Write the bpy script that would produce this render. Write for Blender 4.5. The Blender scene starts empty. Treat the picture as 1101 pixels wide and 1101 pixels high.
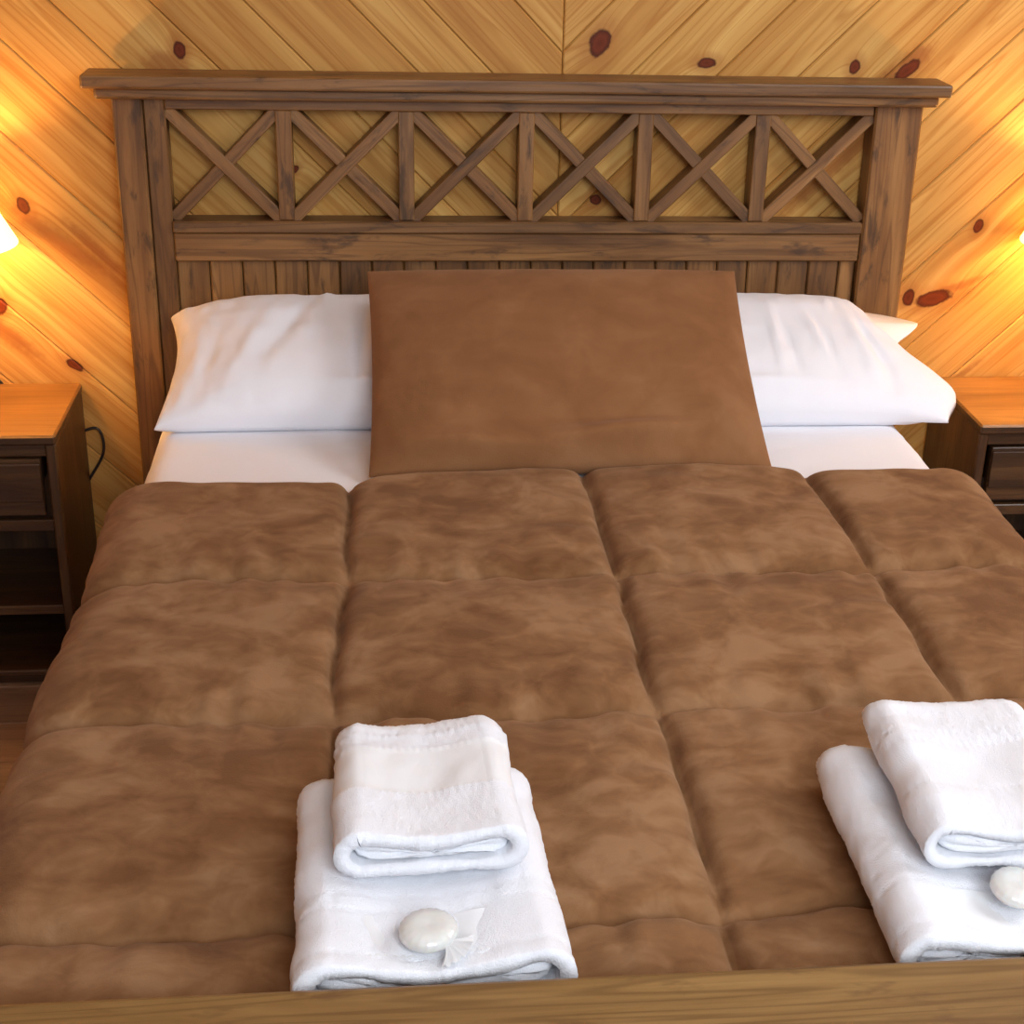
import bpy, bmesh, math, random
import numpy as np
from mathutils import Vector, Matrix, noise
random.seed(7); rng = np.random.default_rng(7)
SC = bpy.context.scene; COL = SC.collection
WALL = .065            # front face of the boarded wall
FL = -.04             # floor level
MT = .566              # top of the mattress with its sheet

# ------------------------------------------------------------------ helpers
class MB:
    """collects pieces; every piece writes a grain vector (along, across, across) per vertex"""
    def __init__(s): s.v = []; s.f = []; s.g = []
    def add(s, verts, faces, grain=None):
        o = len(s.v); s.v += [tuple(v) for v in verts]
        s.g += [tuple(g) for g in (grain if grain is not None else verts)]
        s.f += [[i + o for i in f] for f in faces]
    def box(s, x0, x1, y0, y1, z0, z1, along=0, bev=.003, M=None, seg=1):
        bm = bmesh.new(); bmesh.ops.create_cube(bm, size=1)
        c = Vector(((x0+x1)/2, (y0+y1)/2, (z0+z1)/2)); d = Vector((x1-x0, y1-y0, z1-z0))
        for v in bm.verts: v.co = Vector((v.co.x*d.x, v.co.y*d.y, v.co.z*d.z))
        if bev: bmesh.ops.bevel(bm, geom=list(bm.edges), offset=min(bev, min(d)*.3), segments=seg, affect='EDGES', profile=.5)
        bm.verts.index_update()
        off = Vector([random.uniform(-20, 20) for _ in range(3)])
        vs = []; gs = []
        for v in bm.verts:
            p = v.co; o = [i for i in range(3) if i != along]
            gs.append(Vector((p[along], p[o[0]], p[o[1]])) + off)
            q = p + c
            vs.append(M @ q if M else q)
        s.add(vs, [[v.index for v in f.verts] for f in bm.faces], gs); bm.free()
    def build(s, name, mat, parent=None, smooth=False):
        me = bpy.data.meshes.new(name); me.from_pydata(s.v, [], s.f); me.update()
        a = me.attributes.new('gv', 'FLOAT_VECTOR', 'POINT')
        a.data.foreach_set('vector', np.array(s.g, dtype=np.float32).ravel())
        return link(name, me, mat, parent, smooth)

def link(name, me, mat, parent=None, smooth=False):
    bm = bmesh.new(); bm.from_mesh(me); bmesh.ops.recalc_face_normals(bm, faces=bm.faces); bm.to_mesh(me); bm.free()
    if smooth: me.polygons.foreach_set('use_smooth', [True]*len(me.polygons))
    me.materials.append(mat)
    o = bpy.data.objects.new(name, me); COL.objects.link(o)
    if parent: o.parent = parent
    return o
def thing(name, label, cat, loc=(0, 0, 0), group=None):
    o = bpy.data.objects.new(name, None); COL.objects.link(o); o.location = loc; o.empty_display_size = .05
    return tag(o, label, cat, group)
def tag(o, label, cat, group=None):
    o['label'] = label; o['category'] = cat
    if group: o['group'] = group
    return o
def struct(o): o['kind'] = 'structure'; return o
def center(o, loc):
    """give a world-built mesh an origin at its own base"""
    o.data.transform(Matrix.Translation(-Vector(loc))); o.location = loc; return o
def lathe(prof, n=48):
    m = MB(); v = []; f = []
    for r, z in prof:
        for k in range(n):
            a = 2*math.pi*k/n; v.append((r*math.cos(a), r*math.sin(a), z))
    for i in range(len(prof)-1):
        for k in range(n):
            f.append([i*n+k, i*n+(k+1) % n, (i+1)*n+(k+1) % n, (i+1)*n+k])
    m.add(v, f); return m
def tube(pts, r, n=8, res=10):
    """smooth tube through points (Catmull-Rom)"""
    P = [Vector(p) for p in pts]; P = [P[0]*2-P[1]] + P + [P[-1]*2-P[-2]]
    c = []
    for i in range(1, len(P)-2):
        for k in range(res):
            t = k/res; a, b, d, e = P[i-1], P[i], P[i+1], P[i+2]
            c.append(.5*((2*b)+(d-a)*t+(2*a-5*b+4*d-e)*t*t+(3*b-a-3*d+e)*t**3))
    c.append(P[-2]); v = []; f = []
    for i, p in enumerate(c):
        t = (c[min(i+1, len(c)-1)]-c[max(i-1, 0)]).normalized()
        u = t.cross(Vector((.3, .2, .93))).normalized(); w = t.cross(u)
        for k in range(n):
            a = 2*math.pi*k/n; v.append(p+u*(r*math.cos(a))+w*(r*math.sin(a)))
    for i in range(len(c)-1):
        for k in range(n): f.append([i*n+k, i*n+(k+1) % n, (i+1)*n+(k+1) % n, (i+1)*n+k])
    f.append(list(range(n))); f.append([len(v)-n+k for k in range(n)])
    m = MB(); m.add(v, f); return m
def nz(x, y, z=0.0): return noise.noise(Vector((x, y, z)))

# ------------------------------------------------------------------ materials
def newmat(name):
    m = bpy.data.materials.new(name); m.use_nodes = True; nt = m.node_tree
    for n in list(nt.nodes): nt.nodes.remove(n)
    out = nt.nodes.new('ShaderNodeOutputMaterial'); b = nt.nodes.new('ShaderNodeBsdfPrincipled')
    nt.links.new(b.outputs[0], out.inputs[0]); return m, nt, b
class NT:
    def __init__(s, nt): s.nt = nt
    def put(s, sock, v):
        if hasattr(v, 'node'): s.nt.links.new(v, sock)
        else: sock.default_value = v
    def math(s, op, a, b=0.0, clamp=False):
        n = s.nt.nodes.new('ShaderNodeMath'); n.operation = op; n.use_clamp = clamp
        s.put(n.inputs[0], a); s.put(n.inputs[1], b); return n.outputs[0]
    def vmath(s, op, a, b=(0, 0, 0)):
        n = s.nt.nodes.new('ShaderNodeVectorMath'); n.operation = op
        s.put(n.inputs[0], a); s.put(n.inputs[1], b)
        return n.outputs['Value'] if op == 'LENGTH' else n.outputs[0]
    def noise(s, vec, scale=1.0, detail=3.0, rough=.55, dist=0.0):
        n = s.nt.nodes.new('ShaderNodeTexNoise'); s.put(n.inputs['Vector'], vec); n.inputs['Scale'].default_value = scale
        n.inputs['Detail'].default_value = detail; n.inputs['Roughness'].default_value = rough; n.inputs['Distortion'].default_value = dist
        return n.outputs[0]
    def nt_noisecol(s, vec, scale):
        n = s.nt.nodes.new('ShaderNodeTexNoise'); s.put(n.inputs['Vector'], vec); n.inputs['Scale'].default_value = scale; n.inputs['Detail'].default_value = 2
        return n.outputs[1]
    def ramp(s, fac, stops):
        n = s.nt.nodes.new('ShaderNodeValToRGB'); s.put(n.inputs[0], fac); e = n.color_ramp.elements
        while len(e) < len(stops): e.new(.5)
        for i, (p, c) in enumerate(stops): e[i].position = p; e[i].color = (*c, 1) if len(c) == 3 else c
        return n.outputs[0]
    def mix(s, fac, a, b, mode='MIX'):
        n = s.nt.nodes.new('ShaderNodeMix'); n.data_type = 'RGBA'; n.blend_type = mode
        s.put(n.inputs[0], fac); s.put(n.inputs[6], a if hasattr(a, 'node') else (*a, 1)); s.put(n.inputs[7], b if hasattr(b, 'node') else (*b, 1))
        return n.outputs[2]
    def rng(s, v, a, b, c=0.0, d=1.0, smooth=True):
        n = s.nt.nodes.new('ShaderNodeMapRange'); n.interpolation_type = 'SMOOTHSTEP' if smooth else 'LINEAR'
        s.put(n.inputs[0], v)
        for i, x in enumerate((a, b, c, d)): n.inputs[i+1].default_value = x
        return n.outputs[0]
    def bump(s, h, strength, dist):
        n = s.nt.nodes.new('ShaderNodeBump'); s.put(n.inputs['Height'], h); n.inputs['Strength'].default_value = strength; n.inputs['Distance'].default_value = dist
        return n.outputs[0]
    def attr(s, name):
        n = s.nt.nodes.new('ShaderNodeAttribute'); n.attribute_name = name; return n.outputs['Vector']
    def obj(s): return s.nt.nodes.new('ShaderNodeTexCoord').outputs['Object']
    def mapping(s, vec, loc, rot, scl):
        n = s.nt.nodes.new('ShaderNodeMapping'); n.vector_type = 'TEXTURE'; s.put(n.inputs[0], vec)
        n.inputs[1].default_value = loc; n.inputs[2].default_value = rot; n.inputs[3].default_value = scl; return n.outputs[0]

def wood(name, dark, mid, light, rough=.45, coarse=16., coat=0., patina=None, tintamt=.5):
    m, nt, b = newmat(name); N = NT(nt); gv = N.attr('gv')
    n1 = N.noise(N.vmath('MULTIPLY', gv, (1.6, coarse, coarse)), 1, 4, .6, .8)
    n2 = N.noise(N.vmath('MULTIPLY', gv, (4, 150, 150)), 1, 2, .6)
    c = N.ramp(n1, [(.25, dark), (.5, mid), (.75, light)])
    c = N.mix(N.rng(n2, .40, .75, 0, .30), c, dark)
    n3 = N.noise(N.vmath('MULTIPLY', gv, (1.0, coarse*1.6, coarse*1.6)), 1, 2, .5, .5)
    ln = N.math('ABSOLUTE', N.math('SUBTRACT', N.math('FRACT', N.math('MULTIPLY', n3, 7.)), .5))
    c = N.mix(N.rng(ln, 0, .16, .55, 0), c, dark)
    t = N.noise(N.vmath('MULTIPLY', gv, (.25, .25, .25)), 1, 1)
    c = N.mix(tintamt, c, N.mix(N.rng(t, .3, .7), dark, light), 'SOFT_LIGHT')
    if patina:
        p = N.noise(N.vmath('MULTIPLY', gv, (9, 30, 30)), 1, 4, .65, .4)
        c = N.mix(N.rng(p, .53, .70, 0, .85), c, patina)
    nt.links.new(c, b.inputs['Base Color']); b.inputs['Roughness'].default_value = rough
    b.inputs['Coat Weight'].default_value = coat; b.inputs['Coat Roughness'].default_value = .25
    nt.links.new(N.bump(N.math('ADD', n1, n2), .25, .002), b.inputs['Normal']); return m

def pine_wall():
    m, nt, b = newmat('knotty_pine'); N = NT(nt); gv = N.attr('gv'); ob = N.obj()
    R = math.radians
    # knots: x, z, half length, half width, turn of the long axis in the wall plane
    K = [(-.672, 1.188, .019, .012, 100), (.146, 1.213, .030, .021, 60), (.364, 1.177, .020, .011, 5), (.668, 1.173, .016, .012, 70),
         (.778, 1.168, .034, .014, 38), (-.998, .885, .019, .012, 115), (.975, .848, .016, .011, 75), (.842, .691, .020, .014, 80),
         (.897, .689, .042, .018, 14), (-1.067, .676, .020, .014, 60), (.150, .901, .013, .011, 0), (.25, .93, .009, .006, 30),
         (-.46, .96, .010, .007, 40), (-.93, .55, .022, .010, -35), (1.5, 1.1, .025, .016, 30), (-1.5, 1.0, .024, .016, 130), (-.3, 1.6, .02, .015, 80)]
    d = None
    for x, z, a, w, r in K:
        q = N.vmath('LENGTH', N.mapping(ob, (x, 0, z), (0, -R(r), 0), (a, 50, w)))
        d = q if d is None else N.math('MINIMUM', d, q)
    # darker heartwood streaks running with the board
    S = [(-.93, .81, .16, .018, -38), (-.86, .79, .10, .014, -48), (-.70, 1.16, .05, .03, -20), (.93, .71, .11, .010, 20), (.72, 1.13, .08, .02, 45),
         (.79, 1.19, .05, .022, 40), (.66, .99, .20, .022, 45), (-1.06, .62, .09, .02, -40), (.92, .46, .16, .010, 40), (.20, .86, .06, .022, 45)]
    e = None
    for x, z, a, w, r in S:
        q = N.vmath('LENGTH', N.mapping(ob, (x, 0, z), (0, -R(r), 0), (a, 50, w)))
        e = q if e is None else N.math('MINIMUM', e, q)
    bulge = N.math('MULTIPLY', N.math('EXPONENT', N.math('MULTIPLY', d, -.7)), .03)
    cx = nt.nodes.new('ShaderNodeCombineXYZ'); nt.links.new(bulge, cx.inputs[1])
    g2 = N.vmath('ADD', gv, cx.outputs[0])
    n1 = N.noise(N.vmath('MULTIPLY', g2, (1.1, 26, 6)), 1, 3, .55, .7)
    n2 = N.noise(N.vmath('MULTIPLY', g2, (2.5, 120, 20)), 1, 2, .6)
    c = N.ramp(n1, [(.28, (.44, .205, .050)), (.5, (.57, .305, .085)), (.72, (.66, .395, .125))])
    c = N.mix(N.rng(n2, .4, .8, 0, .22), c, (.40, .16, .03))
    n3 = N.noise(N.vmath('MULTIPLY', g2, (.8, 22, 3)), 1, 2, .5, .35)
    ln = N.math('ABSOLUTE', N.math('SUBTRACT', N.math('FRACT', N.math('MULTIPLY', n3, 9.)), .5))
    c = N.mix(N.rng(ln, 0, .20, .50, 0), c, (.40, .155, .028))
    t = N.noise(N.vmath('MULTIPLY', gv, (.12, .12, .12)), 1, 0)
    c = N.mix(.5, c, N.ramp(t, [(.3, (.40, .37, .34)), (.7, (.62, .61, .58))]), 'SOFT_LIGHT')
    wob = N.math('ADD', N.math('MULTIPLY', N.noise(ob, 60, 2), .5), -.25)
    e2 = N.math('ADD', e, N.math('MULTIPLY', wob, 1.4)); d2 = N.math('ADD', d, wob)
    c = N.mix(N.rng(e2, .35, 1.25, .62, 0), c, (.27, .075, .018))
    c = N.mix(N.rng(d2, .9, 2.6, .45, 0), c, (.32, .10, .022))
    c = N.mix(N.rng(d2, .8, 1.08, 1, 0), c, N.ramp(d2, [(0, (.12, .022, .006)), (.5, (.16, .030, .008)), (.95, (.05, .012, .005))]))
    nt.links.new(c, b.inputs['Base Color']); b.inputs['Roughness'].default_value = .42
    b.inputs['Coat Weight'].default_value = .02; b.inputs['Coat Roughness'].default_value = .3
    b.inputs['Specular IOR Level'].default_value = .15
    nt.links.new(N.bump(n2, .15, .001), b.inputs['Normal']); return m

def suede(name, c0, c1, c2, sc=1.):
    m, nt, b = newmat(name); N = NT(nt); ob = N.obj()
    warp = N.vmath('ADD', ob, N.vmath('MULTIPLY', N.nt_noisecol(ob, 9), (.10, .05, .05)))
    na = N.noise(N.vmath('MULTIPLY', warp, (7*sc, 9*sc, 9*sc)), 1, 3, .6, .5)
    nb = N.noise(N.vmath('MULTIPLY', warp, (19*sc, 24*sc, 20*sc)), 1, 3, .6, .3)
    n1 = N.math('ADD', N.math('MULTIPLY', na, .6), N.math('MULTIPLY', nb, .4))
    n2 = N.noise(ob, 420, 2)
    c = N.ramp(n1, [(.38, c0), (.50, c1), (.62, c2)])
    nt.links.new(c, b.inputs['Base Color']); b.inputs['Roughness'].default_value = .95
    b.inputs['Specular IOR Level'].default_value = .1
    b.inputs['Sheen Weight'].default_value = .15; b.inputs['Sheen Roughness'].default_value = .5; b.inputs['Sheen Tint'].default_value = (.9, .65, .45, 1)
    nt.links.new(N.bump(N.math('ADD', N.math('MULTIPLY', n1, 2.), n2), .35, .0015), b.inputs['Normal']); return m
def cloth(name, col, bump_scale=600., rough=.85, sheen=.1, bs=.2, dist=.001):
    m, nt, b = newmat(name); N = NT(nt)
    n = N.noise(N.obj(), bump_scale, 3, .6)
    nt.links.new(N.mix(N.rng(n, .3, .7, 0, .08), col, tuple(x*.8 for x in col)), b.inputs['Base Color'])
    b.inputs['Roughness'].default_value = rough; b.inputs['Specular IOR Level'].default_value = .2; b.inputs['Sheen Weight'].default_value = sheen
    nt.links.new(N.bump(n, bs, dist), b.inputs['Normal']); return m
def plain(name, col, rough=.5, **k):
    m, nt, b = newmat(name); N = NT(nt)
    n = N.noise(N.obj(), 40, 3)
    nt.links.new(N.mix(N.rng(n, .3, .7, 0, .25), col, tuple(x*.7 for x in col)), b.inputs['Base Color'])
    b.inputs['Roughness'].default_value = rough
    for a, v in k.items(): b.inputs[a.replace('_', ' ')].default_value = v
    return m
M_BED = wood('walnut_stained_pine', (.105, .050, .017), (.250, .134, .048), (.41, .24, .095), .45, 12, .08, (.055, .026, .011))
M_FOOT = wood('footboard_pine', (.145, .080, .029), (.265, .165, .064), (.38, .255, .11), .45, 12, .08, (.13, .065, .024))
M_STAND = wood('dark_stained_pine', (.045, .020, .009), (.105, .050, .020), (.20, .110, .042), .42, 14, .15, (.035, .015, .008))
M_STOP = wood('lamplit_stand_pine', (.19, .095, .026), (.29, .160, .050), (.39, .23, .08), .38, 12, .25)  # nightstand top: stain brightened, the lamp's glow is painted into the colour
M_WALL = pine_wall()
M_FLOOR = wood('floor_boards', (.20, .125, .08), (.30, .20, .135), (.40, .28, .19), .4, 10, .1)
M_WHITE = cloth('white_painted_boards', (.78, .77, .75), 30, .7, 0, .05)
M_CEIL = wood('ceiling_boards', (.40, .20, .07), (.52, .28, .10), (.62, .36, .15), .5, 14)
M_QUILT = suede('brown_suede_quilt', (.148, .065, .0255), (.213, .104, .0445), (.285, .156, .077))
M_CUSH = suede('brown_suede_cushion', (.200, .088, .035), (.230, .104, .043), (.262, .126, .056), .6)
M_LINEN = cloth('white_cotton', (.84, .84, .89), 500, .8, .05, .12)
M_MATT = cloth('mattress_ticking', (.7, .68, .64), 200)
M_TERRY = cloth('white_terry', (.86, .88, .94), 700, .95, .25, .6, .003)
M_BAND = cloth('woven_hem', (.80, .815, .84), 900, .7, .05, .25)
M_SOAP = plain('wrapped_soap', (.68, .69, .67), .30, Subsurface_Weight=.2, Coat_Weight=.5)
M_FILM = plain('clear_film', (.85, .85, .86), .2, Transmission_Weight=.35)
M_DARK = plain('dark_turned_wood', (.05, .022, .012), .4)
M_CORD = plain('dark_cord', (.02, .012, .01), .5)
M_IRON = plain('dark_knob', (.03, .018, .012), .35)
def lamp_shade():
    m, nt, b = newmat('lit_cream_shade'); N = NT(nt)
    n = N.noise(N.obj(), 300, 2)
    b.inputs['Base Color'].default_value = (.8, .7, .5, 1); b.inputs['Roughness'].default_value = .9
    nt.links.new(N.mix(n, (1, .47, .10), (1, .52, .12)), b.inputs['Emission Color']); b.inputs['Emission Strength'].default_value = SHADE
    return m
def glow(name, col, st):
    m, nt, b = newmat(name); b.inputs['Base Color'].default_value = (*col, 1)
    b.inputs['Emission Color'].default_value = (*col, 1); b.inputs['Emission Strength'].default_value = st; return m
SHADE = 6.5; LAMP_W = 7.5; FLAME = .513+.422
M_SHADE = lamp_shade(); M_BULB = glow('lit_bulb', (1, .8, .5), 8)

# ------------------------------------------------------------------ setting
def clip(poly, nx, nz_, c):
    """keep nx*x + nz*z <= c"""
    out = []
    for i in range(len(poly)):
        a, b = poly[i], poly[(i+1) % len(poly)]; da = nx*a[0]+nz_*a[1]-c; db = nx*b[0]+nz_*b[1]-c
        if da <= 0: out.append(a)
        if (da < 0 < db) or (db < 0 < da):
            t = da/(da-db); out.append((a[0]+(b[0]-a[0])*t, a[1]+(b[1]-a[1])*t))
    return out
XL, XR, ZC, YF = -2.1, 2.3, 2.5, -4.3
def wall_back():
    m = MB(); seam = .073; g = .0006; r2 = math.sqrt(.5)
    left = [1.265, 1.086, .9395, .736, .555, .367, .1985, .005, -.18, -.373]
    right = [1.122, .940, .766, .598, .419, .241, .080, -.098]
    for side, cuts in (('L', left), ('R', right)):
        cuts = sorted(cuts)
        while cuts[0] > -3: cuts.insert(0, cuts[0]-.178)
        while cuts[-1] < 3.5: cuts.append(cuts[-1]+.178)
        for c0, c1 in zip(cuts, cuts[1:]):
            if side == 'L':
                P = [(XL, FL), (seam-g, FL), (seam-g, ZC), (XL, ZC)]; n = (1, 1); al = (r2, -r2)
            else:
                P = [(seam+g, FL), (XR, FL), (XR, ZC), (seam+g, ZC)]; n = (-1, 1); al = (r2, r2)
            P = clip(P, n[0], n[1], c1-g); P = clip(P, -n[0], -n[1], -(c0+g))
            # drop doubled corners
            Q = []
            for p in P:
                if not Q or math.dist(p, Q[-1]) > 1e-4: Q.append(p)
            if len(Q) > 1 and math.dist(Q[0], Q[-1]) < 1e-4: Q.pop()
            if len(Q) < 3: continue
            bm = bmesh.new(); f = bm.faces.new([bm.verts.new((x, WALL, z)) for x, z in Q])
            area = f.calc_area()
            if area < .002: bm.free(); continue
            e = bmesh.ops.extrude_face_region(bm, geom=[f])
            for v in [x for x in e['geom'] if isinstance(x, bmesh.types.BMVert)]: v.co.y += .02
            ed = [x for x in bm.edges if all(abs(v.co.y-WALL) < 1e-6 for v in x.verts)]
            bmesh.ops.bevel(bm, geom=ed, offset=.0028, segments=1, affect='EDGES')
            bm.verts.index_update(); off = Vector([random.uniform(-30, 30) for _ in range(3)])
            mid = (c0+c1)/2
            gs = [Vector((v.co.x*al[0]+v.co.z*al[1], (v.co.x*n[0]+v.co.z*n[1]-mid)*r2, v.co.y))+off for v in bm.verts]
            m.add([v.co.copy() for v in bm.verts], [[v.index for v in f.verts] for f in bm.faces], gs); bm.free()
    m.box(XL, XR, WALL+.021, WALL+.10, FL, ZC, 0, 0)
    return struct(m.build('wall_back', M_WALL))
wall_back()
m = MB()
k = 0
y = YF
while y < WALL+.1:
    m.box(XL, XR, y, min(y+.139, WALL+.1), FL-.03, FL, 0, .0015); y += .14
struct(m.build('floor', M_FLOOR))
m = MB(); x = XL
while x < XR-.01: m.box(x, min(x+.149, XR), YF, WALL+.1, ZC, ZC+.03, 1, .003); x += .15
struct(m.build('ceiling', M_WHITE))
for nm, x0, x1 in (('wall_left', XL-.04, XL), ('wall_right', XR, XR+.04)):
    m = MB(); z = FL
    while z < ZC-.01: m.box(x0, x1, YF, WALL+.1, z, min(z+.139, ZC), 1, .003); z += .14
    struct(m.build(nm, M_CEIL))

# ------------------------------------------------------------------ bed
bed = thing('bed', 'wide brown wooden bed with a lattice headboard, standing against the boarded wall', 'bed', (0, -1, 0))
def bp(mb, name, mat=None):
    o = mb.build(name, mat or M_BED, bed); o.data.transform(Matrix.Translation((0, 1, 0))); return o
for s in (-1, 1):
    m = MB(); a, b_ = (-.80, -.742) if s < 0 else (.702, .80); m.box(a, b_, 0, .06, FL, 1.112, 2, .004); bp(m, 'headboard_post')
    if s < 0: m = MB(); a, b_ = (-.741, -.700); m.box(a, b_, .007, .058, .25, 1.109, 2, .003); bp(m, 'headboard_stile')
cap = MB(); cap.box(-.846, .838, -.050, .045, 1.131, 1.156, 0, .005, seg=2); capo = bp(cap, 'headboard_cap')
m = MB(); m.box(-.826, .820, -.030, .060, 1.109, 1.131, 0, .006, seg=2); o = bp(m, 'cap_molding'); o.parent = capo
m = MB(); m.box(-.700, .700, .004, .056, 1.086, 1.110, 0, .002); bp(m, 'top_rail')
m = MB(); m.box(-.700, .700, -.004, .056, .846, .870, 0, .003); bp(m, 'lattice_sill')
m = MB(); m.box(-.700, .700, .004, .056, .787, .846, 0, .003); bp(m, 'middle_rail')
for i in range(5):
    x = -.476+.238*i; m = MB(); m.box(x-.0155, x+.0155, .008, .056, .870, 1.086, 2, .002); bp(m, 'lattice_upright')
for i in range(6):
    x0 = -.714+.238*i+.012; x1 = x0+.238-.024; z0, z1 = .872, 1.084
    if i == 0: x0 = -.698
    if i == 5: x1 = .698
    for s in (1, -1):
        cx, cz = (x0+x1)/2, (z0+z1)/2; L = math.hypot(x1-x0, z1-z0); an = math.atan2(z1-z0, x1-x0)*s
        T = Matrix.Translation((cx, 0, cz)) @ Matrix.Rotation(-an, 4, 'Y')
        front = .010 if (s == 1) != (i == 0) else .013
        m = MB(); m.box(-L/2-.002, L/2+.002, front, .054, -.0125, .0125, 0, .0015, T); bp(m, 'lattice_brace')
m = MB(); x = -.700
while x < .69:
    w = min(.0645, .700-x); m.box(x+.0008, x+w-.0008, .018, .040, .40, .788, 2, .003); x += .065
bp(m, 'plank_panel')
# footboard
m = MB(); m.box(-.86, .86, -2.085, -1.978, .630, .662, 0, .006, seg=2); bp(m, 'footboard_cap', M_FOOT)
m = MB(); m.box(-.74, .74, -2.05, -2.015, .20, .630, 0, .003); bp(m, 'footboard_panel')
for s in (-1, 1):
    a, b_ = sorted((s*.742, s*.80)); m = MB(); m.box(a, b_, -2.07, -2.0, FL, .630, 2, .004); bp(m, 'footboard_post')
    a, b_ = sorted((s*.655, s*.688)); m = MB(); m.box(a, b_, -2.015, .018, .21, .355, 1, .003); bp(m, 'side_rail')
for i in range(12):
    yy = -1.9+.16*i; m = MB(); m.box(-.655, .655, yy, yy+.08, .325, .353, 0, .002); bp(m, 'bed_slat')

def rounded_box(x0, x1, y0, y1, z0, z1, r, seg=6, nx=1, ny=1):
    bm = bmesh.new(); bmesh.ops.create_cube(bm, size=1)
    for v in bm.verts: v.co = Vector(((x0+x1)/2+v.co.x*(x1-x0), (y0+y1)/2+v.co.y*(y1-y0), (z0+z1)/2+v.co.z*(z1-z0)))
    bmesh.ops.bevel(bm, geom=list(bm.edges), offset=r, segments=seg, affect='EDGES', profile=.5); return bm
def bmobj(bm, name, mat, smooth=True):
    me = bpy.data.meshes.new(name); bm.to_mesh(me); bm.free(); return link(name, me, mat, None, smooth)
ma = bmobj(rounded_box(-.706, .706, -1.93, -.02, .356, MT-.006, .04), 'mattress', M_MATT)
tag(center(ma, (0, -1, .356)), 'thick mattress lying on the wooden bed under the white sheet', 'mattress')
# fitted sheet: a grid wrapped over the mattress with slight tension wrinkles
def wrap(a, half, r, top):
    """across-bed coordinate a -> (x, z drop, nx, nz) over an edge of radius r"""
    s = 1 if a >= 0 else -1; t = abs(a); f = half-r
    if t <= f: return s*t, 0., 0., 1.
    q = (t-f)/r
    if q <= math.pi/2: return s*(f+r*math.sin(q)), r*(1-math.cos(q)), s*math.sin(q), math.cos(q)
    return s*half, r+(q-math.pi/2)*r, s*1., 0.
def sheet():
    v = []; f = []; A = np.linspace(-.84, .84, 120); Y = np.linspace(-1.935, -.016, 110)
    for yy in Y:
        for a in A:
            x, d, nx_, nz_ = wrap(a, .711, .045, MT)
            w = .0016*nz(x*9, yy*26, 2)+.001*nz(x*30, yy*60, 5)
            ye = max(0, yy+.05)*.6
            v.append((x+nx_*w, yy, MT-d+nz_*w-ye*ye*20))
    n = len(A)
    for i in range(len(Y)-1):
        for j in range(n-1): f.append([i*n+j, i*n+j+1, (i+1)*n+j+1, (i+1)*n+j])
    m = MB(); m.add(v, f); return m.build('fitted_sheet', M_LINEN, None, True)
tag(center(sheet(), (0, -1, MT)), 'white fitted sheet stretched over the mattress, showing below the pillows', 'sheet')

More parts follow.
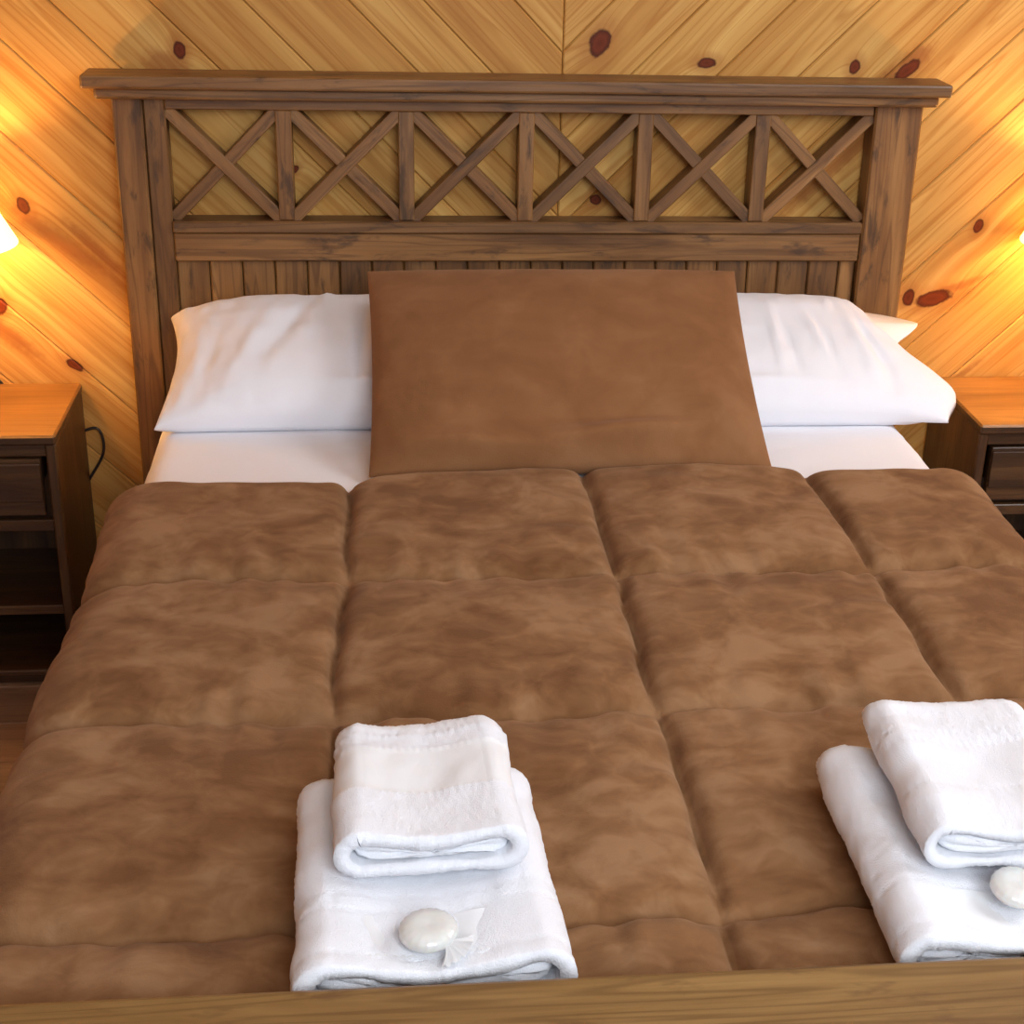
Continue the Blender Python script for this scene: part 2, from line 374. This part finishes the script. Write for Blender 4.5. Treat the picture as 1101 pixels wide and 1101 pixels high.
# ------------------------------------------------------------------ quilt
def smooth01(t): t = np.clip(t, 0, 1); return t*t*(3-2*t)
def smooth(d, w):
    t = min(1, max(0, d/w)); return t*t*(3-2*t)
def quilt():
    half, r = .716, .055; base = MT+.004
    A = np.concatenate([np.arange(-1.12, -.78, .016), np.arange(-.78, .78, .0055), np.arange(.78, 1.121, .016)])
    B = np.concatenate([np.arange(0, 1.27, .0055), np.arange(1.27, 1.42, .014)])       # runs from the pillow end to the foot
    Y0 = -.672; nA, nB = len(A), len(B)
    top = np.zeros((nB, nA, 3)); bot = np.zeros((nB, nA, 3))
    rows = [-1.03, -1.412, -1.812]; 
    for i, b in enumerate(B):
        for j, a in enumerate(A):
            x, d, nx_, nz_ = wrap(a, half, r, 0)
            yl, dy, ny_, nzy = wrap(b, -Y0*0+1.262, .04, 0)                 # falls over the foot end
            edge = .014*nz(a*2.3, 3.1)+.046*math.exp(-((a-.10)/.38)**4)-.022*smooth(-.34-a, .08)-.012*math.exp(-((a+.355)/.05)**2)
            fade = math.exp(-b/.12)
            y = Y0-yl+edge*fade
            side = max(0, abs(a)-half+.03)
            z = base-max(d, dy)
            n = np.array([nx_, -ny_, min(nz_, nzy)]); n = n/(np.linalg.norm(n)+1e-9)
            # distances to the stitched lines (these wander a little)
            wx = .012*nz(y*3.1, a*.7, 1.3)+.006*nz(y*11, a, 4.2); wy = .012*nz(a*2.9, y*.6, 8.1)+.005*nz(a*10, y, 2.2)
            dx = min(abs(a+wx-s) for s in (-.752, -.355, .048, .442, .84, -1.12, 1.12)) if abs(a) < 1.13 else 0
            dyy = min(abs(y+wy-s) for s in rows)
            de = b                                                        # free edge by the pillows
            ds = min(dx, dyy)
            px = 1-.70*math.exp(-dx/.008)-.28*math.exp(-dx/.040); py = 1-.62*math.exp(-dyy/.010)-.37*math.exp(-dyy/.050)
            pe = math.sqrt(max(0, 1-(1-min(de/.034, 1))**2))
            # broad belly of each pocket plus pinched seams
            h = .004+.037*px*py*pe
            foot = max((smooth(.205-abs(x+.250), .07)), smooth(.205-abs(x-.318), .07))*smooth(.245-abs(y+1.785), .07)
            # gathers that run away from the seams, and loose creases
            gy = math.exp(-dyy/.065)*nz(a*29, y*6, 5.5)*.016*(1-math.exp(-dyy/.012))
            gx = math.exp(-dx/.050)*nz(a*7, y*30, 9.5)*.0070*(1-math.exp(-dx/.014))
            cr = (abs(nz(a*5.5+.8*nz(a*3, y*3, 3), y*10, 6.6))-.25)*.0045*px*py+.0028*nz(a*19+2*nz(a*6, y*6, 1), y*19, 7.7)*px*py
            bb = .008*nz(a*3.3, y*3.9, 12.)*px*py
            h = max(.003, h+(gy+gx+cr+bb)*pe); h = h*(1-foot)+min(h, .028)*foot
            hang = max(0., d-r)
            fold = .016*nz(y*7, .3 if a > 0 else 5.3)*min(1, hang/.2)+.16*hang
            px_ = x+(math.copysign(fold, a) if hang > 0 else 0)
            top[i, j] = np.array([px_, y, z])+n*h
            bot[i, j] = np.array([px_, y, z])+n*.0005
    v = [tuple(p) for p in top.reshape(-1, 3)]+[tuple(p) for p in bot.reshape(-1, 3)]; f = []; o = nA*nB
    for i in range(nB-1):
        for j in range(nA-1):
            q = [i*nA+j, i*nA+j+1, (i+1)*nA+j+1, (i+1)*nA+j]; f.append(q); f.append([k+o for k in reversed(q)])
    ring = [j for j in range(nA)]+[i*nA+nA-1 for i in range(1, nB)]+[(nB-1)*nA+j for j in range(nA-2, -1, -1)]+[i*nA for i in range(nB-2, 0, -1)]
    for p, q in zip(ring, ring[1:]+ring[:1]): f.append([p, q, q+o, p+o])
    m = MB(); m.add(v, f); return m.build('quilt', M_QUILT, None, True), top, A, B
qo, QT, QA, QB = quilt()
tag(center(qo, (0, -1.3, MT)), 'puffy brown suede quilt stitched in large squares, spread over the bed', 'quilt')
def quilt_z(x0, x1, y0, y1):
    p = QT.reshape(-1, 3); k = (p[:, 0] > x0) & (p[:, 0] < x1) & (p[:, 1] > y0) & (p[:, 1] < y1)
    return p[k, 2]

# ------------------------------------------------------------------ pillows
def pillow(name, mat, xc, hw, bottom, topp, tf, tb, pw=2.4, ex=.5, concave=.03, seed=0, open_right=None, wr=.003, nu=110, nv=80, bow=0., droop=0., folds=()):
    (yb, zb), (yt, zt) = bottom, topp
    ev = Vector((0, yt-yb, zt-zb)); L = ev.length; ev.normalize(); en = Vector((0, -ev.z, ev.y))
    mid = Vector((xc, (yb+yt)/2, (zb+zt)/2)); front = []; back = []
    for i in range(nv+1):
        v = -1+2*i/nv
        for j in range(nu+1):
            u = -1+2*j/nu
            # denser rows near the rim
            uu = math.sin(u*math.pi/2)*.6+u*.4; vv = math.sin(v*math.pi/2)*.6+v*.4
            prof = max(0, (1-abs(uu)**pw)*(1-abs(vv)**pw))**ex
            X = uu*hw*(1-concave*(1-vv*vv)*abs(uu)**3); V = vv*L/2*(1-concave*.7*(1-uu*uu)*abs(vv)**3)
            if vv > 0: V *= 1-droop*abs(uu)**5
            rim = math.exp(-(1-abs(uu))/.18)
            w = wr*(1.0*nz(uu*7+seed, vv*2.2, seed)+.8*nz(uu*15, vv*5+seed, 3.3))*(.35+.65*rim)*min(1, prof*3)+wr*.8*nz(uu*3, vv*3, seed+8)*prof
            for u0, wu, v0, wv, am, sl in folds: w += am*math.exp(-((uu-u0-sl*(vv-v0))/wu)**2-((vv-v0-sl*.5*(uu-u0))/wv)**2)*min(1, prof*2.5)
            pf = mid+Vector((X, 0, 0))+ev*V+en*(tf*prof+.002+w); pb = mid+Vector((X, 0, 0))+ev*V-en*(tb*prof+.002-w*.3)
            pf.y += bow*prof
            if open_right and uu > .55:
                t = ((uu-.55)/.45)**1.6
                for k, p in enumerate((pf, pb)):
                    # loose hem of the case: the upper cloth hangs out and sags, the under cloth pokes up behind
                    if k == 0:
                        p.x += t*(.085*math.exp(-((vv+.50)/.42)**2)-.040*(vv+1)); p.z -= t*.016*math.exp(-((vv+.4)/.6)**2)
                        p += en*(t*.020*math.exp(-((vv-.05)/.4)**2))
                    else:
                        p.x += t*(.075*math.exp(-((vv-1)/.45)**2)-.03)
            front.append(p_tuple(pf)); back.append(p_tuple(pb))
    n = nu+1; f = []; o = len(front)
    for i in range(nv):
        for j in range(nu):
            q = [i*n+j, i*n+j+1, (i+1)*n+j+1, (i+1)*n+j]; f.append(q); f.append([k+o for k in reversed(q)])
    ring = [j for j in range(n)]+[i*n+nu for i in range(1, nv+1)]+[nv*n+j for j in range(nu-1, -1, -1)]+[i*n for i in range(nv-1, 0, -1)]
    for p, q in zip(ring, ring[1:]+ring[:1]): f.append([p, q, q+o, p+o])
    m = MB(); m.add(front+back, f); ob = m.build(name, mat, None, True)
    return center(ob, (xc, (yb+yt)/2, zb))
def p_tuple(p): return (p.x, p.y, max(p.z, MT+.0022) if abs(p.x) < .72 else p.z)
p1 = pillow('pillow', M_LINEN, -.365, .343, (-.385, .578), (-.030, .700), .085, .055, 2.6, .42, .07, 1., None, .0055, droop=.18, folds=[(.10, .022, .0, .6, -.006, .03), (.17, .02, -.2, .4, .005, .06), (-.52, .06, -.2, .6, .007, .22), (-.30, .05, .1, .5, -.006, .25), (-.1, .03, .75, .18, .006, .1), (-.74, .05, -.3, .5, -.006, .1), (.3, .3, -.72, .06, .006, 0)])
tag(p1, 'white pillow left of the brown cushion, its end warmly lit by the lamp', 'pillow', 'white bed pillows')
p2 = pillow('pillow', M_LINEN, .425, .345, (-.385, .578), (-.030, .700), .085, .055, 2.6, .42, .03, 14., True, .0055, droop=.30, folds=[(.13, .022, -.1, .6, .006, .03), (.20, .02, -.3, .4, -.006, -.05), (.36, .025, .0, .35, .006, -.08), (.42, .02, -.2, .3, -.006, -.06), (.70, .03, -.3, .5, -.010, -.05), (.62, .04, -.2, .5, .006, -.05), (.50, .02, .5, .2, .005, .1), (-.1, .3, -.75, .06, .006, 0)])
tag(p2, 'white pillow right of the brown cushion, its loose case end hanging past the mattress', 'pillow', 'white bed pillows')
cu = pillow('cushion', M_CUSH, .035, .352, (-.624, .580), (-.215, .826), .060, .045, 3.0, .55, .020, 30., None, .003, folds=[(.28, .35, -.76, .09, .020, .30), (.80, .14, -.62, .30, .016, -.35), (-.55, .3, -.82, .08, .014, -.2), (.1, .8, -.62, .10, -.010, 0), (-.25, .5, -.5, .14, -.006, 0)])
tag(cu, 'large plain brown suede cushion leaning on the two white pillows', 'cushion')

# ------------------------------------------------------------------ towels
def loop_path(w, h, sag=0., n=150, th=.014, x0=0.):
    """flattened ring in the x-z plane, centre line, standing on z=0"""
    r = h/2-th/2; pts = []; fl = w/2-r-th/2
    for k in range(n):
        t = k/n; per = 4*fl+2*math.pi*r; s = t*per
        if s < 2*fl: x, z, = -fl+s, -r
        elif s < 2*fl+math.pi*r: a = (s-2*fl)/r; x, z = fl+r*math.sin(a), -r*math.cos(a)
        elif s < 4*fl+math.pi*r:
            q = s-2*fl-math.pi*r; x, z = fl-q, r
            z -= sag*(.5+.5*math.cos(2*math.pi*x/(w*.9)))
        else: a = (s-4*fl-math.pi*r)/r; x, z = -fl-r*math.sin(a), r*math.cos(a)
        pts.append((x+x0, z+h/2))
    return pts
def ring_tube(mb, path, th, y0, y1, h, close=True, step=.0042, taper=.0, flare=0.):
    n = len(path); outs = []; ins = []
    for k in range(n):
        a = Vector(path[k-1]); b = Vector(path[(k+1) % n]); t = (b-a).normalized(); nn = Vector((t.y, -t.x))
        p = Vector(path[k]); outs.append(p+nn*th/2); ins.append(p-nn*th/2)
    ny = max(3, int((y1-y0)/step)); v = []; f = []
    for s in range(ny+1):
        y = y0+(y1-y0)*s/ny
        for P in (outs, ins):
            for p in P:
                x, z = p; yy = y; R = h*.55
                if close and y > y1-R:
                    q = (y-(y1-R))/R; sc = math.sqrt(max(0, 1-q*q)); z = h*.42+(z-h*.42)*sc; x *= 1-.06*q*q
                x *= 1+flare*(1-(y-y0)/(y1-y0))
                q0 = max(0, 1-(y-y0)/.012); 
                if P is outs: z = h*.5+(z-h*.5)*(1-.05*q0*q0); 
                v.append((x, yy, z))
    for s in range(ny):
        for k in range(n):
            a = s*2*n+k; b = s*2*n+(k+1) % n
            f.append([a, b, b+2*n, a+2*n]); f.append([a+n, a+3*n, b+3*n, b+n])
    for k in range(n): f.append([k, k+n, (k+1) % n+n, (k+1) % n]); e = ny*2*n; f.append([e+k, e+(k+1) % n, e+(k+1) % n+n, e+k+n])
    mb.add(v, f)
def plug(mb, path, y0, bulge, depth):
    """soft folded end of the inner layers"""
    cx = sum(p[0] for p in path)/len(path); cz = sum(p[1] for p in path)/len(path); n = len(path); v = []; f = []
    rings = [(1, depth)]+[(1, q) for q in np.linspace(depth*.8, .012, 8)]+[(r, .010*(1-math.sqrt(max(0, 1-r**4)))) for r in (.995, .97, .92, .84, .72, .56, .38, .2, .02)]
    for r, dy in rings:
        for x, z in path: v.append((cx+(x-cx)*r, y0+dy+.0025*math.sin(z*330)*(1-r > .05), cz+(z-cz)*r))
    for i in range(len(rings)-1):
        for k in range(n): f.append([i*n+k, i*n+(k+1) % n, (i+1)*n+(k+1) % n, (i+1)*n+k])
    f.append(list(range((len(rings)-1)*n, len(rings)*n))); mb.add(v, f)
def fuzz(o, seed, bands, low=.0042):
    me = o.data; n = len(me.vertices); co = np.zeros(n*3); no = np.zeros(n*3)
    me.vertices.foreach_get('co', co); me.vertices.foreach_get('normal', no); co = co.reshape(-1, 3); no = no.reshape(-1, 3)
    for i in range(n):
        x, y, z = co[i]
        a = low*nz(x*14+seed, y*14, z*14)+.45*low*nz(x*40, y*30+seed, z*40)
        inb = any(b0 < y < b1 for b0, b1 in bands)
        a += (.0002 if inb else .0007)*nz(x*330, y*330, z*330+seed)+(0 if inb else random.uniform(-.0005, .0005))
        for b0, b1 in bands:
            for e in (b0, b1, b1+.024): a += .0022*math.exp(-((y-e)/.0022)**2)*(.55+.45*math.sin(x*800))
        co[i] += no[i]*a
    me.vertices.foreach_set('co', co.ravel()); me.update()
def towel(name, loc, w, h, length, rz, seed, sag, bands, label, group, single=False):
    mb = MB(); th = .014
    ring_tube(mb, loop_path(w, h, sag, 170, th), th, 0, length, h, True, flare=.035)
    hi = h-2*th-.004
    if single:
        plug(mb, [(x, z+th+.0005) for x, z in loop_path(w-2*th-.001, hi+.001, sag, 130, .004)], .006, .009, .07)
    else:
        for sd in (-1, 1):
            plug(mb, [(x, z+th+.0005) for x, z in loop_path(w/2-th-.001, hi+.002, -.006, 90, .004, sd*(w/4-th/2))], .008, .010, .07)
    o = mb.build(name, M_TERRY, None, True); fuzz(o, seed, bands)
    o.data.materials.append(M_BAND)
    for p in o.data.polygons:
        c = p.center
        if any(b0 < c.y < b1 for b0, b1 in bands) and p.normal.z > .15 and c.z > h*.55: p.material_index = 1
    o.location = loc; o.rotation_euler = (0, 0, rz); return tag(o, label, 'towel', group)
ZQ = MT+.004+.0335
def stack(xb, xh, seed, side, yb, rb, rh, yh, LB, LH):
    HB, HH = .066, .054
    towel('bath_towel', (xb, yb, ZQ), .252, HB, LB, rb, seed, .017, [(.020, .084)],
          'larger folded white bath towel on the quilt, bottom of the %s stack' % side, 'folded bath towels')
    towel('hand_towel', (xh, yh, ZQ+HB+.001),   .182, HH, LH, rh, seed+7, .010, [(.075, .155)],
          'smaller folded white towel, top of the %s stack' % side, 'folded hand towels', True)
    return ZQ+HB
def soap(x, y, z, rz, tilt, label):
    e = thing('soap', label, 'soap', (x, y, z), 'wrapped soaps'); e.rotation_euler = (tilt, 0, rz)
    v = []; f = []; n = 60; prof = [(0, -.001), (.012, 0), (.021, .002), (.0255, .007), (.0255, .012), (.022, .0165), (.013, .0185), (.006, .0178), (.00004, .0172)]
    for i, (r, zz) in enumerate(prof):
        for k in range(n):
            a = 2*math.pi*k/n; rr = r*(1+.025*math.sin(a*20)*(i > 3)); v.append((rr*math.cos(a)*1.08, rr*math.sin(a), zz))
    for i in range(len(prof)-1):
        for k in range(n): f.append([i*n+k, i*n+(k+1) % n, (i+1)*n+(k+1) % n, (i+1)*n+k])
    m = MB(); m.add(v, f); m.build('soap_bar', M_SOAP, e, True)
    v = []; f = []; K = 14                                                # gathered tail of the wrapping film
    for i in range(6):
        t = i/5
        for k in range(K+1):
            q = k/K-.5; a = -.9+q*(.35+.9*t); r = .022+.020*t
            for dz in (0, .0008): v.append((r*math.cos(a), r*math.sin(a), .009-.005*t+.0025*math.sin(k*2.4)*t+dz))
    for i in range(5):
        for k in range(K):
            a = (i*(K+1)+k)*2; b = a+2; c = a+2*(K+1); d = c+2
            f.append([a, b, d, c]); f.append([a+1, c+1, d+1, b+1])
    m = MB(); m.add(v, f); m.build('wrapper_tail', M_FILM, e, True)
ZL = stack(-.249, -.250, 3., 'left', -1.955, .05, .04, -1.836, .325, .222)
ZR = stack(.318, .328, 23., 'right', -1.955, 0., -.02, -1.862, .350, .258)
soap(-.256, -1.916, ZL-.010, .2, .10, 'small round wrapped soap on the front edge of the left towel stack')
soap(.318, -1.895, ZR-.006, .9, .10, 'small round wrapped soap on the right towel stack, cut by the photo edge')

# ------------------------------------------------------------------ nightstands and lamps
def nightstand(s, label):
    xi = s*.918; xo = s*1.318; xc = (xi+xo)/2; e = thing('nightstand', label, 'nightstand', (xc, -.09, 0), 'bedside nightstands')
    hw = .20; yb, yf = .150, -.155                                       # local back and front of the top
    def P(nm, m, mat=M_STAND, par=None): return m.build(nm, mat, par or e)
    H = .513
    m = MB(); m.box(-hw, hw, yf, yb, H-.020, H, 0, .004); to = P('top', m, M_STOP); to.data.materials.append(M_STAND)
    for p in to.data.polygons:
        if p.normal.z < .4: p.material_index = 1  # painted lamp glow stays on the upper face, edges keep the dark stain
    for k in (-1, 1):
        a, b_ = sorted((k*(hw-.002), k*(hw-.022))); m = MB(); m.box(a, b_, yf+.008, yb-.002, FL, H-.020, 2, .003); P('side_panel', m)
    m = MB(); m.box(-hw+.022, hw-.022, yb-.016, yb-.004, FL, H-.020, 2, .002); P('back_panel', m)
    m = MB(); m.box(-hw+.022, hw-.022, yf+.014, yf+.034, H-.048, H-.020, 0, .002); P('top_rail', m)
    m = MB(); m.box(-hw+.022, hw-.022, yf+.014, yf+.034, .306, .330, 0, .002); P('lower_rail', m)
    d = MB(); d.box(-hw+.036, hw-.036, yf+.014, yf+.034, .340, H-.054, 0, .002); d.box(-hw+.036, hw-.036, yf+.006, yf+.014, .372, H-.060, 0, .006, seg=2); d.box(-hw+.068, hw-.068, yf+.034, yb-.03, .350, H-.08, 1, .002)
    dr = P('drawer', d)
    kn = lathe([(0.0001, .024), (.008, .023), (.012, .016), (.009, .008), (.005, .004), (.005, 0), (.0001, 0)], 20)
    ko = kn.build('knob', M_IRON, dr, True); ko.rotation_euler = (math.pi/2, 0, 0); ko.location = (0, yf+.006, .415)
    m = MB(); m.box(-hw+.022, hw-.022, yf+.016, yb-.016, .120, .140, 0, .002); P('shelf', m)
    m = MB(); m.box(-hw+.022, hw-.022, yf+.020, yf+.040, FL, -.012, 0, .003); m.box(-hw+.022, hw-.022, yf+.010, yb-.016, -.020, -.006, 0, .003); P('plinth', m)
    return e
nightstand(-1, 'dark wooden nightstand left of the bed with a drawer over an open shelf')
nightstand(1, 'dark wooden nightstand right of the bed, half hidden by the quilt corner')
def lamp(x, y, label, cord):
    e = thing('table_lamp', label, 'lamp', (x, y, .513), 'lit bedside lamps'); b = .330
    lathe([(.0001, 0), (.050, 0), (.052, .006), (.048, .020), (.034, .030), (.024, .040), (.0001, .042)], 8).build('base', M_DARK, e)
    lathe([(.0001, .040), (.020, .042), (.014, .060), (.022, .085), (.030, .115), (.024, .150), (.013, .190), (.011, .260), (.014, .300), (.014, .338), (.0001, .340)], 32).build('stem', M_DARK, e, True)
    lathe([(.122, b-.002), (.122, b), (.058, b+.125), (.0565, b+.125), (.1205, b), (.122, b-.002)], 64).build('lamp_shade', M_SHADE, e, True)
    lathe([(.0001, .340), (.010, .342), (.012, .350), (.017, .362), (.018, .370), (.013, .380), (.0001, .384)], 24).build('bulb', M_BULB, e, True)
    if cord:
        m = tube([(cx-x, cy-y, cz-.513) for cx, cy, cz in cord], .0030); m.build('cord', M_CORD, e, True)
    return e
XLAMP, XRLAMP = -1.108, 1.149
lamp(XLAMP, -.075, 'lit table lamp with a cream cone shade on the left nightstand', [(-1.10, -.03, .517), (-1.09, .03, .5165), (-1.085, .0595, .518), (-1.05, .0615, .46), (-.98, .0560, .385), (-.935, .052, .403), (-.893, .050, .413), (-.886, .050, .36), (-.925, .052, .29), (-.96, .055, .22), (-.97, .055, .10)])
lamp(XRLAMP, -.060, 'lit table lamp with a cream cone shade on the right nightstand', None)

# ------------------------------------------------------------------ light
def light(name, kind, loc, energy, col, rot=None, size=.1, size_y=None):
    L = bpy.data.lights.new(name, kind); L.energy = energy; L.color = col
    if kind == 'AREA':
        L.size = size
        if size_y: L.shape = 'RECTANGLE'; L.size_y = size_y
    else: L.shadow_soft_size = size
    o = bpy.data.objects.new(name, L); COL.objects.link(o); o.location = loc
    if rot is not None: o.rotation_euler = rot
    return o
for x, y in ((XLAMP, -.075), (XRLAMP, -.060)):
    light('lamp_light', 'POINT', (x, y, FLAME), LAMP_W, (1, .59, .24), None, .012)
def aim(p, t): return (Vector(t)-Vector(p)).to_track_quat('-Z', 'Y').to_euler()
kp = (1.95, -1.55, 2.2)
light('window_light', 'AREA', kp, 44, (.90, .95, 1.0), aim(kp, (-.1, -.7, .6)), 1.1, 1.1)
kp = (.35, -3.7, 2.2)
light('front_fill', 'AREA', kp, 74, (.90, .95, 1.0), aim(kp, (0, -.4, .7)), 1.4, 1.4)  # soft fill added from the front, stands for no particular lamp
w = bpy.data.worlds.new('room'); SC.world = w; w.use_nodes = True
bg = w.node_tree.nodes['Background']; bg.inputs[0].default_value = (.70, .83, 1.0, 1); bg.inputs[1].default_value = .40

# ------------------------------------------------------------------ camera
P = [-.28830, -3.0622, 1.6125, .10970, .42290, .02890, 1653.72, 31.07]
cd = bpy.data.cameras.new('camera'); cam = bpy.data.objects.new('camera', cd); COL.objects.link(cam)
cy_, sy_ = math.cos(P[3]), math.sin(P[3]); cp_, sp_ = math.cos(P[4]), math.sin(P[4])
fw = Vector((sy_*cp_, cy_*cp_, -sp_)); rt = Vector((cy_, -sy_, 0)); up = rt.cross(fw)
cr, sr = math.cos(P[5]), math.sin(P[5]); R_ = rt*cr+up*sr; U_ = up*cr-rt*sr
cam.matrix_world = Matrix(((R_.x, U_.x, -fw.x, P[0]), (R_.y, U_.y, -fw.y, P[1]), (R_.z, U_.z, -fw.z, P[2]), (0, 0, 0, 1)))
cd.sensor_width = 36; cd.sensor_fit = 'HORIZONTAL'; cd.lens = P[6]/1101*36; cd.shift_x = -P[7]/1101; cd.clip_start = .05
SC.camera = cam
SC.view_settings.view_transform = 'Standard'; SC.view_settings.look = 'None'; SC.view_settings.gamma = 1
SC.view_settings.exposure = 0.0; SC.view_settings.use_curve_mapping = False
